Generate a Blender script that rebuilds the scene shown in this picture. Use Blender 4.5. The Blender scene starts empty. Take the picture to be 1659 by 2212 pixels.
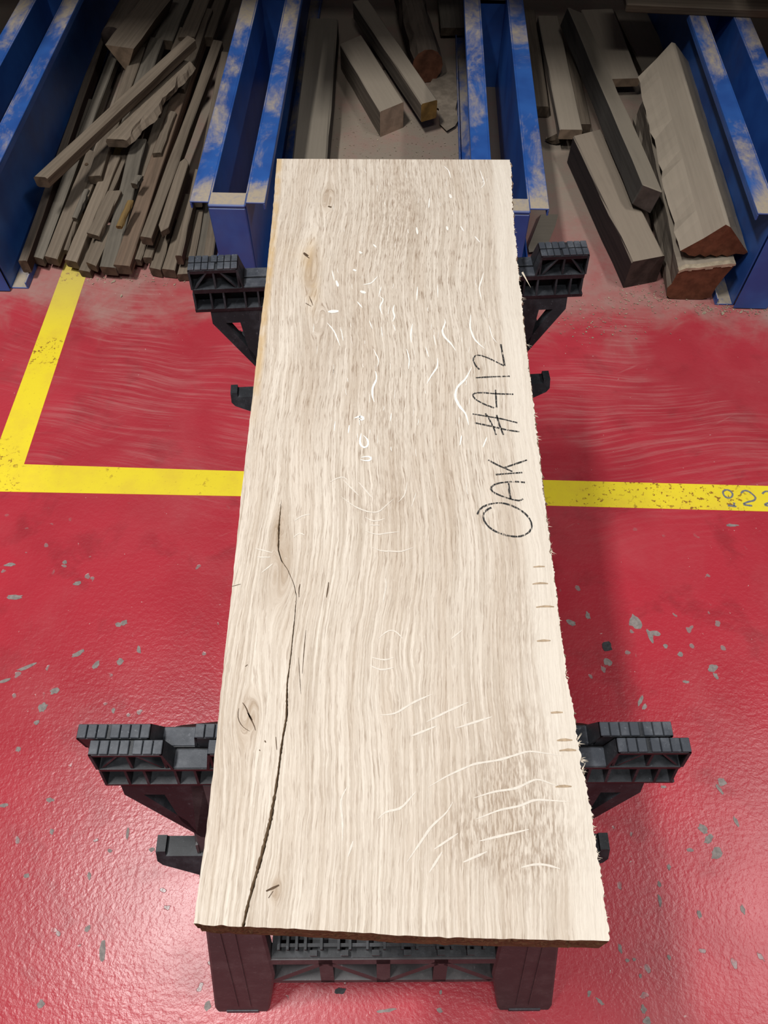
import bpy, bmesh, math, random
import numpy as np
from mathutils import Vector, Matrix

random.seed(7)
rng = np.random.default_rng(11)
S = bpy.context.scene
COL = S.collection

# ------------------------------------------------------------------ camera
CX, CY, FPX, H = 829.5, 1106.0, 1685.0, 1.65
PITCH, YAW, ROLL = math.radians(57.78), math.radians(-1.83), math.radians(-0.06)
fw = np.array([math.sin(YAW)*math.cos(PITCH), math.cos(YAW)*math.cos(PITCH), -math.sin(PITCH)])
r0 = np.array([math.cos(YAW), -math.sin(YAW), 0.0]); d0 = np.cross(fw, r0)
RR = math.cos(ROLL)*r0 + math.sin(ROLL)*d0
DD = -math.sin(ROLL)*r0 + math.cos(ROLL)*d0
cam = bpy.data.cameras.new('camera'); camo = bpy.data.objects.new('camera', cam); COL.objects.link(camo)
cam.sensor_fit = 'VERTICAL'; cam.sensor_height = 36.0; cam.lens = FPX/2212.0*36.0
cam.clip_start = 0.02; cam.clip_end = 60
camo.matrix_world = Matrix(((RR[0], -DD[0], -fw[0], 0), (RR[1], -DD[1], -fw[1], 0), (RR[2], -DD[2], -fw[2], H), (0, 0, 0, 1)))
S.camera = camo

def ray(px, py):
    return RR*((px-CX)/FPX) + DD*((py-CY)/FPX) + fw
def onz(px, py, z):                      # photo pixel -> point on the level z
    d = ray(px, py); t = (z-H)/d[2]
    return Vector((d[0]*t, d[1]*t, z))

# ------------------------------------------------------------------ world, lamps, exposure
w = bpy.data.worlds.new('world'); S.world = w; w.use_nodes = True
bg = w.node_tree.nodes['Background']; bg.inputs[0].default_value = (0.93, 0.96, 1.0, 1); bg.inputs[1].default_value = 0.042
S.view_settings.view_transform = 'Standard'; S.view_settings.look = 'None'
S.view_settings.gamma = 1.0; S.view_settings.exposure = 0.24; S.view_settings.use_curve_mapping = False

LAMP_H = 4.6
LAMPS = [  # x, y, length x, length y, power, name: glare on the floor left and right, and the shade thrown forward, place them
    (-1.35, 0.55, 0.25, 1.2, 62, 'hall_lamp_left_offscreen'),
    (2.85, 0.6, 0.25, 1.8, 38, 'hall_lamp_right_offscreen'),
    (0.10, -1.3, 1.0, 0.28, 30, 'hall_lamp_behind_offscreen'),
]

# ------------------------------------------------------------------ helpers
class MB:
    def __init__(s): s.v = []; s.f = []; s.m = []
    def add(s, vs, fs, mi=0):
        o = len(s.v); s.v += [tuple(p) for p in vs]
        for f in fs: s.f.append(tuple(i+o for i in f)); s.m.append(mi)
    def box(s, a, b, mi=0):
        x0, y0, z0 = a; x1, y1, z1 = b
        s.hexa([(x0,y0,z0),(x1,y0,z0),(x1,y1,z0),(x0,y1,z0),(x0,y0,z1),(x1,y0,z1),(x1,y1,z1),(x0,y1,z1)], mi)
    def hexa(s, p, mi=0):
        s.add(p, [(3,2,1,0),(4,5,6,7),(0,1,5,4),(1,2,6,5),(2,3,7,6),(3,0,4,7)], mi)
    def prism(s, poly, fa, fb, mi=0):     # poly: list of 2D points; fa/fb map a 2D point to the two 3D faces
        n = len(poly); A = [fa(p) for p in poly]; B = [fb(p) for p in poly]
        s.add(A+B, [tuple(range(n))[::-1], tuple(range(n, 2*n))] + [(i, (i+1) % n, (i+1) % n+n, i+n) for i in range(n)], mi)
    def build(s, name, mats, parent=None, loc=None, smooth=False, bevel=0.0, fix=True):
        me = bpy.data.meshes.new(name); me.from_pydata(s.v, [], s.f)
        if not isinstance(mats, (list, tuple)): mats = [mats]
        for m in mats: me.materials.append(m)
        me.polygons.foreach_set('material_index', s.m)
        if fix or bevel:
            bm = bmesh.new(); bm.from_mesh(me)
            bmesh.ops.recalc_face_normals(bm, faces=bm.faces)
            if bevel: 
                bmesh.ops.bevel(bm, geom=[e for e in bm.edges if len(e.link_faces) == 2 and e.calc_face_angle(0) > 0.5], offset=bevel, segments=1, affect='EDGES', profile=0.5)
            bm.to_mesh(me); bm.free()
        if smooth: me.polygons.foreach_set('use_smooth', [True]*len(me.polygons))
        me.update()
        o = bpy.data.objects.new(name, me); COL.objects.link(o)
        if parent: o.parent = parent
        if loc is not None: o.location = loc
        return o
def empty(name, loc=(0,0,0), rz=0.0):
    o = bpy.data.objects.new(name, None); COL.objects.link(o); o.location = loc; o.rotation_euler = (0, 0, rz); return o
def tag(o, label=None, cat=None, group=None, kind=None):
    if label: o['label'] = label
    if cat: o['category'] = cat
    if group: o['group'] = group
    if kind: o['kind'] = kind
    return o

# ------------------------------------------------------------------ node helper
class N:
    def __init__(s, name):
        s.mat = bpy.data.materials.new(name); s.mat.use_nodes = True; s.t = s.mat.node_tree
        s.b = s.t.nodes['Principled BSDF']; s.out = s.t.nodes['Material Output']
    def n(s, typ, **kw):
        x = s.t.nodes.new(typ)
        for k, v in kw.items(): setattr(x, k, v)
        return x
    def put(s, sock, v):
        if hasattr(v, 'is_output') or isinstance(v, bpy.types.NodeSocket): s.t.links.new(v, sock)
        else:
            if isinstance(v, (tuple, list)) and len(v) == 3 and sock.type == 'RGBA': v = (*v, 1)
            sock.default_value = v
    def math(s, op, a, b=None, c=None, clamp=False):
        x = s.n('ShaderNodeMath', operation=op); x.use_clamp = clamp
        s.put(x.inputs[0], a)
        if b is not None: s.put(x.inputs[1], b)
        if c is not None: s.put(x.inputs[2], c)
        return x.outputs[0]
    def mix(s, fac, a, b, blend='MIX'):
        x = s.n('ShaderNodeMix', data_type='RGBA', blend_type=blend)
        s.put(x.inputs[0], fac); s.put(x.inputs[6], a); s.put(x.inputs[7], b); return x.outputs[2]
    def rng(s, v, a, b, c=0.0, d=1.0, smooth=True):
        x = s.n('ShaderNodeMapRange'); x.interpolation_type = 'SMOOTHSTEP' if smooth else 'LINEAR'
        s.put(x.inputs[0], v); 
        for i, q in enumerate((a, b, c, d)): x.inputs[i+1].default_value = q
        return x.outputs[0]
    def comb(s, x, y, z=0.0):
        c = s.n('ShaderNodeCombineXYZ'); s.put(c.inputs[0], x); s.put(c.inputs[1], y); s.put(c.inputs[2], z); return c.outputs[0]
    def sep(s, v):
        c = s.n('ShaderNodeSeparateXYZ'); s.put(c.inputs[0], v); return c.outputs
    def noise(s, vec, scale, detail=3.0, rough=0.55, dist=0.0):
        x = s.n('ShaderNodeTexNoise'); s.put(x.inputs['Vector'], vec); x.inputs['Scale'].default_value = scale
        x.inputs['Detail'].default_value = detail; x.inputs['Roughness'].default_value = rough; x.inputs['Distortion'].default_value = dist
        return x.outputs['Fac']
    def voro(s, vec, scale, rand=1.0, feature='F1'):
        x = s.n('ShaderNodeTexVoronoi', feature=feature); s.put(x.inputs['Vector'], vec); x.inputs['Scale'].default_value = scale
        x.inputs['Randomness'].default_value = rand; return x.outputs
    def attr(s, nm):
        return s.n('ShaderNodeAttribute', attribute_name=nm).outputs['Fac']
    def obj(s): return s.n('ShaderNodeTexCoord').outputs['Object']
    def pos(s): return s.n('ShaderNodeNewGeometry').outputs['Position']
    def nz(s): return s.sep(s.n('ShaderNodeNewGeometry').outputs['Normal'])[2]
    def rand(s): return s.n('ShaderNodeObjectInfo').outputs['Random']
    def vmul(s, v, k):
        x = s.n('ShaderNodeVectorMath', operation='MULTIPLY'); s.put(x.inputs[0], v); x.inputs[1].default_value = k; return x.outputs[0]
    def bump(s, h, strength, dist):
        x = s.n('ShaderNodeBump'); x.inputs['Strength'].default_value = strength; x.inputs['Distance'].default_value = dist
        s.put(x.inputs['Height'], h); s.t.links.new(x.outputs[0], s.b.inputs['Normal'])
    def set(s, color=None, rough=None, spec=None, metal=None):
        if color is not None: s.put(s.b.inputs['Base Color'], color)
        if rough is not None: s.put(s.b.inputs['Roughness'], rough)
        if spec is not None: s.put(s.b.inputs['Specular IOR Level'], spec)
        if metal is not None: s.put(s.b.inputs['Metallic'], metal)
        return s.mat

M = {}
# ---- red painted concrete with wear, dust and small chips
def red_floor():
    m = N('red_floor_paint'); P = m.obj(); x, y, z = m.sep(P)
    big = m.noise(P, 1.6, 4, 0.6); mid = m.noise(P, 7, 4, 0.6, 0.4); fine = m.noise(P, 60, 3, 0.6)
    c = m.mix(m.rng(big, .35, .65), (.50, .030, .050), (.40, .021, .036))
    c = m.mix(m.math('MULTIPLY', m.rng(mid, .52, .7), .45), c, (.25, .014, .022))
    # faint film of dust and foot-scuffed haze
    hz = m.math('MULTIPLY', m.rng(m.noise(P, 3.1, 5, 0.65, 0.6), .45, .75), .30)
    c = m.mix(hz, c, (.50, .11, .12))
    # broom streaks in the dust in front of the rack
    wx = m.noise(P, 1.3, 2, 0.5); 
    curve = m.math('ADD', y, m.math('MULTIPLY', m.math('POWER', m.math('SUBTRACT', x, .2), 2.0), -.10))
    curve = m.math('ADD', curve, m.math('MULTIPLY', wx, .30))
    st = m.noise(m.comb(m.math('MULTIPLY', x, 3.6), m.math('MULTIPLY', curve, 85.0)), 1.0, 5, .68)
    patch = m.rng(m.noise(P, 2.3, 3, .6, .8), .40, .62)
    far = m.rng(y, .85, 1.35)
    sm = m.math('MULTIPLY', m.math('MULTIPLY', m.rng(st, .42, .74), patch), far)
    c = m.mix(m.math('MULTIPLY', sm, .48), c, (.56, .27, .26))
    # scuffs running every way
    st2 = m.noise(m.comb(m.math('MULTIPLY', m.math('ADD', x, y), 3.0), m.math('MULTIPLY', m.math('SUBTRACT', y, m.math('MULTIPLY', x, .55)), 55.0)), 1.0, 4, .6)
    c = m.mix(m.math('MULTIPLY', m.rng(st2, .66, .8), .35), c, (.55, .28, .27))
    # settled sawdust below the rack
    dn = m.noise(P, 5.0, 5, .65, .5)
    edge = m.math('ADD', y, m.math('MULTIPLY', m.math('SUBTRACT', dn, .5), .55))
    d1 = m.rng(edge, 1.62, 1.86); d2 = m.rng(edge, 1.90, 2.35)
    c = m.mix(m.math('MULTIPLY', d1, m.rng(m.noise(P, 14, 5, .7), .2, .7, .45, .82)), c, (.41, .26, .225))
    c = m.mix(m.math('MULTIPLY', d2, m.rng(m.noise(P, 9, 5, .7), .25, .6, .6, .97)), c, (.33, .275, .215))
    # small grey chips in the paint
    near = m.rng(y, 1.1, .85)
    wp = m.n('ShaderNodeVectorMath', operation='ADD'); m.put(wp.inputs[0], P)
    nn = m.n('ShaderNodeTexNoise'); m.put(nn.inputs['Vector'], P); nn.inputs['Scale'].default_value = 45
    m.put(wp.inputs[1], m.vmul(nn.outputs['Color'], (.02, .03, 0)))
    chip = m.rng(m.voro(wp.outputs[0], 24.0)[0], .155, .12)
    keep = m.rng(m.noise(P, 7.5, 3, .6), .50, .55)
    cm = m.math('MULTIPLY', m.math('MULTIPLY', chip, keep), near)
    c = m.mix(m.math('MULTIPLY', cm, .85), c, (.27, .22, .215))
    sp = m.math('MULTIPLY', m.rng(m.voro(wp.outputs[0], 60.0)[0], .10, .06), m.rng(m.noise(P, 21, 2, .5), .56, .64))
    c = m.mix(m.math('MULTIPLY', sp, .8), c, (.60, .40, .38))
    ro = m.math('ADD', .25, m.math('MULTIPLY', mid, .12))
    ro = m.math('ADD', ro, m.math('MULTIPLY', m.rng(y, .7, 1.7), .38), clamp=True)
    peel = m.math('ADD', m.math('MULTIPLY', m.noise(P, 95, 3, .55), 1.0), m.math('MULTIPLY', m.noise(P, 230, 2, .5), .25))
    m.bump(m.math('SUBTRACT', peel, m.math('MULTIPLY', cm, .6)), .26, .003)
    return m.set(c, ro, .45)
M['floor'] = red_floor()

def yellow():
    m = N('yellow_line_paint'); P = m.obj(); x, y, z = m.sep(P)
    c = m.mix(m.rng(m.noise(P, 9, 5, .65), .4, .72), (.95, .76, .03), (.88, .66, .04))
    c = m.mix(m.math('MULTIPLY', m.rng(m.noise(P, 110, 4, .7), .60, .74), .5), c, (.40, .26, .03))
    wear = m.math('MULTIPLY', m.rng(m.noise(P, 70, 5, .7), .565, .60), m.rng(m.noise(P, 4.2, 2, .5), .50, .60))
    c = m.mix(m.math('MULTIPLY', wear, .85), c, (.22, .05, .02))
    c = m.mix(m.math('MULTIPLY', m.rng(y, 1.55, 1.95), .55), c, (.46, .36, .20))
    return m.set(c, .5, .4)
M['yellow'] = yellow()

def flat(name, col, rough=.6, spec=.3, var=.25, scale=40):
    m = N(name); P = m.obj()
    k = m.noise(P, scale, 4, .6)
    c = m.mix(m.rng(k, .3, .7), col, tuple(v*(1-var) for v in col))
    return m.set(c, rough, spec)
M['chip_grey'] = flat('bare_concrete', (.33, .285, .27), .8, .2, .35, 120)
M['chip_dark'] = flat('dark_rubber_smear', (.075, .075, .08), .8, .2, .4, 150)

def ink(name, a, b, thr):
    m = N(name); P = m.obj(); x, y, z = m.sep(P)
    k = m.noise(m.comb(m.math('MULTIPLY', x, 900.0), m.math('MULTIPLY', y, 120.0)), 1.0, 3, .6)
    tr = m.n('ShaderNodeBsdfTransparent'); mx = m.n('ShaderNodeMixShader')
    m.t.links.new(m.rng(k, thr, thr+.06), mx.inputs[0]); m.t.links.new(m.b.outputs[0], mx.inputs[1]); m.t.links.new(tr.outputs[0], mx.inputs[2])
    m.t.links.new(mx.outputs[0], m.out.inputs['Surface'])
    return m.set(m.mix(k, a, b), .6, .2)
M['marker'] = ink('black_marker', (.012, .012, .013), (.05, .05, .05), .53)
M['stamp'] = ink('worn_number_paint', (.02, .022, .03), (.40, .40, .42), .62)

# ---- sawn oak: grain follows the per-vertex field "psi"
def oak():
    m = N('sawn_oak'); P = m.obj(); x, y, z = m.sep(P); psi = m.attr('psi')
    wob = m.math('MULTIPLY', m.math('SUBTRACT', m.noise(P, 22, 3, .6), .5), .006)
    ps = m.math('ADD', psi, wob)
    n1 = m.noise(m.comb(m.math('MULTIPLY', ps, 300.0), m.math('MULTIPLY', y, 4.0)), 1.0, 5, .65)
    n2 = m.noise(m.comb(m.math('MULTIPLY', ps, 620.0), m.math('MULTIPLY', y, 34.0)), 1.0, 3, .6)
    n4 = m.noise(m.comb(m.math('MULTIPLY', ps, 900.0), m.math('MULTIPLY', y, 120.0)), 1.0, 2, .5)
    low = m.noise(m.comb(m.math('MULTIPLY', ps, 22.0), m.math('MULTIPLY', y, 2.6)), 1.0, 4, .6)
    c = m.mix(m.rng(n1, .32, .68), (.77, .685, .59), (.52, .435, .35))
    c = m.mix(m.math('MULTIPLY', m.rng(low, .42, .68), .36), c, (.47, .36, .265))
    heart = m.attr('heart')
    c = m.mix(m.math('MULTIPLY', m.rng(n2, .53, .68), m.math('ADD', .42, m.math('MULTIPLY', heart, .42))), c, (.24, .155, .10))
    c = m.mix(m.math('MULTIPLY', m.rng(n4, .60, .72), .30), c, (.86, .79, .70))
    c = m.mix(m.math('MULTIPLY', m.attr('sap'), .60), c, (.80, .725, .63))
    c = m.mix(m.math('MULTIPLY', m.attr('yel'), m.rng(m.noise(P, 30, 3, .6), .3, .6, .3, .8)), c, (.56, .37, .16))
    stn = m.math('MULTIPLY', m.attr('stain'), m.rng(m.noise(m.comb(m.math('MULTIPLY', ps, 420.0), m.math('MULTIPLY', y, 75.0)), 1.0, 3, .6), .42, .62))
    c = m.mix(m.math('MULTIPLY', stn, .60), c, (.28, .19, .125))
    kn = m.attr('knot'); rings = m.math('SINE', m.math('MULTIPLY', psi, 1500.0))
    c = m.mix(m.math('MULTIPLY', kn, m.math('ADD', .52, m.math('MULTIPLY', rings, .16))), c, (.37, .265, .175))
    c = m.mix(m.math('MULTIPLY', m.attr('grey'), .35), c, (.45, .38, .32))
    m.bump(m.math('ADD', m.math('MULTIPLY', n1, .7), m.math('MULTIPLY', n2, .8)), .5, .0026)
    return m.set(c, .72, .25)
M['oak'] = oak()
def oak_edge(name, a, b):
    m = N(name); P = m.obj(); x, y, z = m.sep(P)
    k = m.noise(m.comb(m.math('MULTIPLY', x, 40.0), m.math('MULTIPLY', y, 40.0), m.math('MULTIPLY', z, 160.0)), 1.0, 4, .6)
    c = m.mix(m.rng(k, .3, .7), a, b); m.bump(k, .5, .003)
    return m.set(c, .8, .2)
M['oak_end'] = oak_edge('oak_end_grain', (.22, .135, .065), (.11, .065, .032))
M['oak_side'] = oak_edge('oak_rough_edge', (.62, .51, .38), (.42, .31, .21))
M['fleck_white'] = flat('white_ray_fleck', (.93, .89, .83), .55, .35, .10, 300)
M['fleck_soft'] = flat('beige_ray_fleck', (.76, .69, .605), .6, .3, .12, 300)
M['knot_and_gap_shade'] = flat('dark_knot_and_gap_shade', (.12, .075, .045), .8, .2, .4, 300)
M['knot_mid'] = flat('brown_knot_line', (.30, .205, .13), .8, .2, .3, 300)
M['saw_mark'] = flat('tan_saw_mark', (.50, .37, .25), .8, .2, .3, 200)
M['splinter'] = flat('pale_splinter', (.80, .70, .56), .7, .2, .2, 300)

# ---- blue rack paint with sawdust lying on the level faces
def blue():
    m = N('blue_rack_paint'); P = m.pos(); nz = m.nz()
    c = m.mix(m.rng(m.noise(P, 6, 3, .6), .3, .7), (.036, .135, .46), (.024, .085, .33))
    stretch = m.vmul(P, (5.0, 2.4, 5.0))
    k = m.noise(stretch, 1.9, 6, .68, .4); k2 = m.noise(P, 90, 3, .7)
    x, y, z = m.sep(P)
    kk = m.math('ADD', k, m.math('MULTIPLY', m.rng(y, 1.95, 1.80), .28))
    kk = m.math('ADD', kk, m.math('MULTIPLY', m.rng(y, 2.3, 3.0), .14))
    dust = m.math('MULTIPLY', m.rng(nz, .6, .95), m.rng(kk, .47, .74))
    dust = m.math('MULTIPLY', dust, m.rng(k2, .2, .6, .72, 1.0))
    c = m.mix(dust, c, (.47, .39, .285))
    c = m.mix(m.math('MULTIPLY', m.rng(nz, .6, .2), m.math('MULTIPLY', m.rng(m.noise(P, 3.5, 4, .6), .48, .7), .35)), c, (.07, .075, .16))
    return m.set(c, m.math('ADD', .38, m.math('MULTIPLY', dust, .45)), .45)
M['blue'] = blue()

# ---- black plastic of the sawhorses
def plastic(name, col, dustc, amt):
    m = N(name); P = m.obj(); nz = m.nz()
    k = m.noise(P, 26, 5, .68); k2 = m.noise(P, 170, 3, .65)
    c = m.mix(m.math('MULTIPLY', m.rng(k, .42, .75), amt), col, dustc)
    c = m.mix(m.math('MULTIPLY', m.rng(k2, .60, .78), amt*.9), c, tuple(min(1, v*1.6) for v in dustc))
    m.bump(k2, .18, .0015)
    return m.set(c, .52, .30)
M['plastic'] = plastic('black_plastic', (.018, .020, .024), (.075, .08, .092), .55)
M['pad'] = plastic('scuffed_black_pad', (.042, .048, .060), (.15, .16, .18), .6)
M['leg'] = plastic('dull_black_leg_plastic', (.068, .064, .068), (.135, .122, .126), .6)

# ---- dusty timber, grain along the local x axis
def timber_mat(name, dusty, side, dark, dustamt=.9, gr=.74):
    m = N(name); P = m.obj(); nz = m.nz(); r = m.rand()
    x, y, z = m.sep(P)
    g = m.noise(m.comb(m.math('MULTIPLY', x, 3.0), m.math('MULTIPLY', y, 90.0), m.math('MULTIPLY', z, 90.0)), 1.0, 5, .62)
    c = m.mix(m.rng(g, .3, .7), side, dark)
    d = m.math('MULTIPLY', m.rng(nz, .25, .8), m.rng(m.noise(m.vmul(P, (2.5, 10, 10)), 2.4, 5, .6), .18, .55, .45 if gr < .8 else .86, 1.0))
    dc = m.mix(m.rng(g, .35, .7), dusty, tuple(v*gr for v in dusty))
    c = m.mix(m.math('MULTIPLY', d, dustamt), c, dc)
    tint = m.rng(r, 0, 1, .78, 1.14, False)
    cm = m.n('ShaderNodeMix', data_type='RGBA', blend_type='MULTIPLY'); cm.inputs[0].default_value = 1.0
    m.put(cm.inputs[6], c); m.put(cm.inputs[7], m.comb(tint, tint, tint))
    m.bump(g, .35 if gr < .8 else .10, .003)
    return m.set(cm.outputs[2], .85, .15)
M['strip'] = timber_mat('dusty_strip', (.255, .205, .155), (.17, .125, .088), (.085, .06, .045))
M['strip_grey'] = timber_mat('grey_dusty_strip', (.235, .205, .165), (.12, .105, .085), (.07, .06, .052))
M['strip_brown'] = timber_mat('brown_streaked_strip', (.215, .155, .112), (.15, .09, .06), (.06, .04, .03), .75)
M['strip_dark'] = timber_mat('dark_brown_strip', (.20, .16, .125), (.048, .028, .024), (.028, .018, .016))
M['block'] = timber_mat('sawdust_covered_block', (.385, .325, .255), (.20, .165, .13), (.10, .08, .065), 1.0, .93)
M['greybar'] = timber_mat('grey_sawdust_bar', (.33, .285, .225), (.088, .080, .070), (.06, .053, .047), 1.0, .93)
M['darkblock'] = timber_mat('dark_sided_block', (.33, .27, .21), (.045, .034, .032), (.028, .022, .022), 1.0, .93)
M['brown_end'] = flat('red_brown_end_grain', (.175, .072, .040), .85, .15, .45, 30)
M['dark_end'] = flat('dark_end_grain', (.075, .055, .048), .85, .15, .5, 25)
M['tan_end'] = flat('tan_end_grain', (.27, .19, .13), .85, .15, .4, 25)
M['ochre_end'] = flat('ochre_end_grain', (.27, .155, .045), .8, .15, .45, 30)
M['pink_end'] = flat('pink_tan_end_grain', (.33, .235, .17), .85, .15, .3, 30)
M['strip_end'] = flat('strip_end_grain', (.12, .088, .062), .85, .15, .45, 40)
M['bark'] = flat('rough_bark', (.115, .085, .06), .95, .1, .7, 35)
M['cream'] = flat('cream_sapwood_rim', (.52, .43, .31), .8, .2, .35, 60)
M['ochre_strip'] = timber_mat('clean_ochre_strip', (.33, .22, .09), (.28, .17, .06), (.15, .09, .035), .5)
M['litter'] = flat('sawdust_flakes', (.52, .43, .31), .85, .15, .6, 60)
M['cake'] = flat('caked_dust', (.34, .28, .215), .95, .1, .35, 30)
M['wall'] = flat('grey_wall', (.20, .195, .19), .9, .2, .2, 3)
M['lamp_body'] = flat('white_lamp_housing', (.7, .7, .7), .5, .3, .05, 5)

# ------------------------------------------------------------------ setting
fl = MB(); fl.box((-9, -7, -.12), (9, 4.6, 0)); floor = tag(fl.build('floor', M['floor']), kind='structure')
wb = MB(); wb.box((-9, 4.3, 0), (9, 4.5, 6.0)); tag(wb.build('wall_back', M['wall']), kind='structure')

def flatpoly(name, pts, z0, z1, mat, parent, mi=0):
    b = MB(); b.prism([(p[0], p[1]) for p in pts], lambda p: (p[0], p[1], z0), lambda p: (p[0], p[1], z1)); return b.build(name, mat, parent)
# yellow corner line, painted on the floor
LT = [onz(*q, 0) for q in ((52, 1003), (523, 1018), (1172, 1037), (1659, 1050))]
LB = [onz(*q, 0) for q in ((0, 1062), (519, 1072), (1172, 1092), (1659, 1105))]
VR = [onz(*q, 0) for q in ((187, 593), (52, 1003))]
VL = [onz(*q, 0) for q in ((139, 573), (0, 951))]
def ext(a, b, x=None, y=None):
    t = (x-a.x)/(b.x-a.x) if x is not None else (y-a.y)/(b.y-a.y); return a+(b-a)*t
hl = [LT[0], LT[1], LT[2], LT[3], ext(LT[2], LT[3], x=3.2), ext(LB[2], LB[3], x=3.2), LB[3], LB[2], LB[1], LB[0], ext(LB[0], LB[1], x=ext(VL[0], VL[1], y=.94).x)]
cornerL = ext(VL[0], VL[1], y=hl[-1].y)
hline = flatpoly('painted_line', [LT[0], LT[1], LT[2], LT[3], hl[4], hl[5], LB[3], LB[2], LB[1], LB[0], hl[-1], ext(VL[0], VL[1], y=LT[0].y)], 0, .0006, M['yellow'], floor)
vline = flatpoly('painted_line', [ext(VL[0], VL[1], y=LT[0].y), LT[0], VR[0], ext(VR[0], VR[1], y=2.75), ext(VL[0], VL[1], y=2.75), VL[0]], 0, .0006, M['yellow'], floor)

def ribbon(b, pts, wid, z, taper=True, mi=0, thick=.0002):
    P = [Vector((p[0], p[1], 0)) for p in pts]
    # resample
    Q = [P[0]]
    for a, c in zip(P, P[1:]):
        n = max(1, int((c-a).length/.004))
        Q += [a+(c-a)*(i/n) for i in range(1, n+1)]
    for _ in range(2):
        Q = [Q[0]]+[(Q[i-1]+Q[i]*2+Q[i+1])/4 for i in range(1, len(Q)-1)]+[Q[-1]]
    L = []; Rr = []; n = len(Q)
    for i, q in enumerate(Q):
        t = (Q[min(i+1, n-1)]-Q[max(i-1, 0)]); t = t.normalized() if t.length > 0 else Vector((1, 0, 0))
        k = (math.sin(math.pi*(i+.4)/(n-.2))**.6 if taper else 1)*(0.8+.4*random.random())
        nn = Vector((-t.y, t.x, 0))*wid*.5*k
        L.append((q.x+nn.x, q.y+nn.y, z)); Rr.append((q.x-nn.x, q.y-nn.y, z))
    b.add(L+Rr, [(i, i+1, n+i+1, n+i) for i in range(n-1)], mi)

# worn number on the line
def c7(cx, cy): return onz(1500+cx/10.43, 1020+cy/10.43, 0)
two = [(1050,480),(1080,430),(1150,410),(1230,440),(1320,510),(1390,580),(1340,650),(1230,662),(1140,700),(1080,715),(1100,740),(1200,750),(1300,762)]
nb = MB()
for st in ([(640,440),(690,395),(770,400),(850,460),(870,520),(810,600),(740,592),(660,540),(630,490),(640,440)], [(750,755),(840,765),(945,778)], [(893,690),(890,760)], two, [(a+480, b+15) for a, b in two]):
    ribbon(nb, [c7(*p) for p in st], .0052, .0010, False)
tag(nb.build('stencilled_number', M['stamp'], hline, fix=False), 'worn dark number stencilled on the yellow line')

# paint chips big enough to tell apart
nchip = [0]
def chip(px, py, rx, ry, mat, rot=0.0, name='paint_chip'):
    nchip[0] += 1
    c = onz(px, py, 0); sx = (onz(px+rx, py, 0)-c).length; sy = (onz(px, py+ry, 0)-c).length
    n = 14; pts = []
    for i in range(n):
        a = 2*math.pi*i/n; k = .72+.5*random.random()
        u, v = sx*k*math.cos(a), sy*k*math.sin(a)
        pts.append((c.x+u*math.cos(rot)-v*math.sin(rot), c.y+u*math.sin(rot)+v*math.cos(rot)))
    return flatpoly(name, pts, 0, .0003+.00001*nchip[0], mat, floor)
for a in [(1372,1343,14,16,0), (1405,1375,6,15,.2), (1416,1368,12,5,-.2), (1233,1345,13,7,-.5), (1540,1443,11,9,.3), (1546,1460,5,7,.4),
          (1470,1413,6,5,0), (1438,1395,5,5,0), (1313,1430,9,8,.4), (1560,1690,9,9,.2), (1518,1790,12,8,-.8), (1548,1842,10,17,-.7), (1530,1812,7,14,-.8),
          (1490,1836,8,4,0), (1384,1513,4,12,-.5), (1392,1526,4,8,-.5), (1340,2050,4,11,.2), (1296,2163,11,4,-.7), (1273,2146,4,8,-.5), (1482,1473,8,3,0),
          (448,2172,8,12,-.2), (40,1618,6,6,0), (260,1430,7,8,.3), (505,2160,4,3,0), (1580,1135,14,3,0), (222,2050,7,26,.15), (93,1527,9,9,0), (255,1350,7,5,0),
          (835,2183,22,4,.15), (950,2183,7,5,-.5), (952,2143,3,6,0), (1270,1330,5,8,.2), (1605,1965,5,10,.2), (118,1492,10,7,.5), (90,1530,9,8,0), (208,1437,6,9,-.5), (168,1412,15,5,.6), (60,1440,22,4,.45), (12,1470,14,4,.4), (30,1290,18,5,.1), (168,1260,10,4,.1), (140,1215,5,4,.3), (22,1220,14,4,.1), (300,1404,4,9,.4), (268,1345,7,6,.2), (245,1535,4,6,0), (80,1560,6,5,0), (107,1728,9,5,0), (8,1740,12,4,.1), (112,1796,4,7,.2), (193,1892,4,8,.1), (58,1892,6,5,0), (190,2005,7,7,.3), (276,1800,3,14,.1), (328,1835,6,5,.2), (237,1838,5,4,0), (88,2170,8,10,-.3), (1425,1945,4,15,.05), (1424,1910,4,7,0), (1445,1873,4,7,0), (1510,1975,5,9,.1), (1390,2180,6,9,.1), (1397,2205,10,8,.3), (1590,1775,4,12,.3), (1555,1706,4,14,.5), (1445,2068,4,6,0), (1355,2075,4,4,0), (1370,2073,4,4,0), (1383,2108,3,5,0), (1433,1700,6,3,0)]:
    chip(*a[:4], M['chip_grey'], a[4])
chip(1310, 1397, 13, 10, M['chip_dark'], .3, 'dark_patch'); chip(735, 2140, 14, 8, M['chip_dark'], .1, 'dark_patch')

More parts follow.
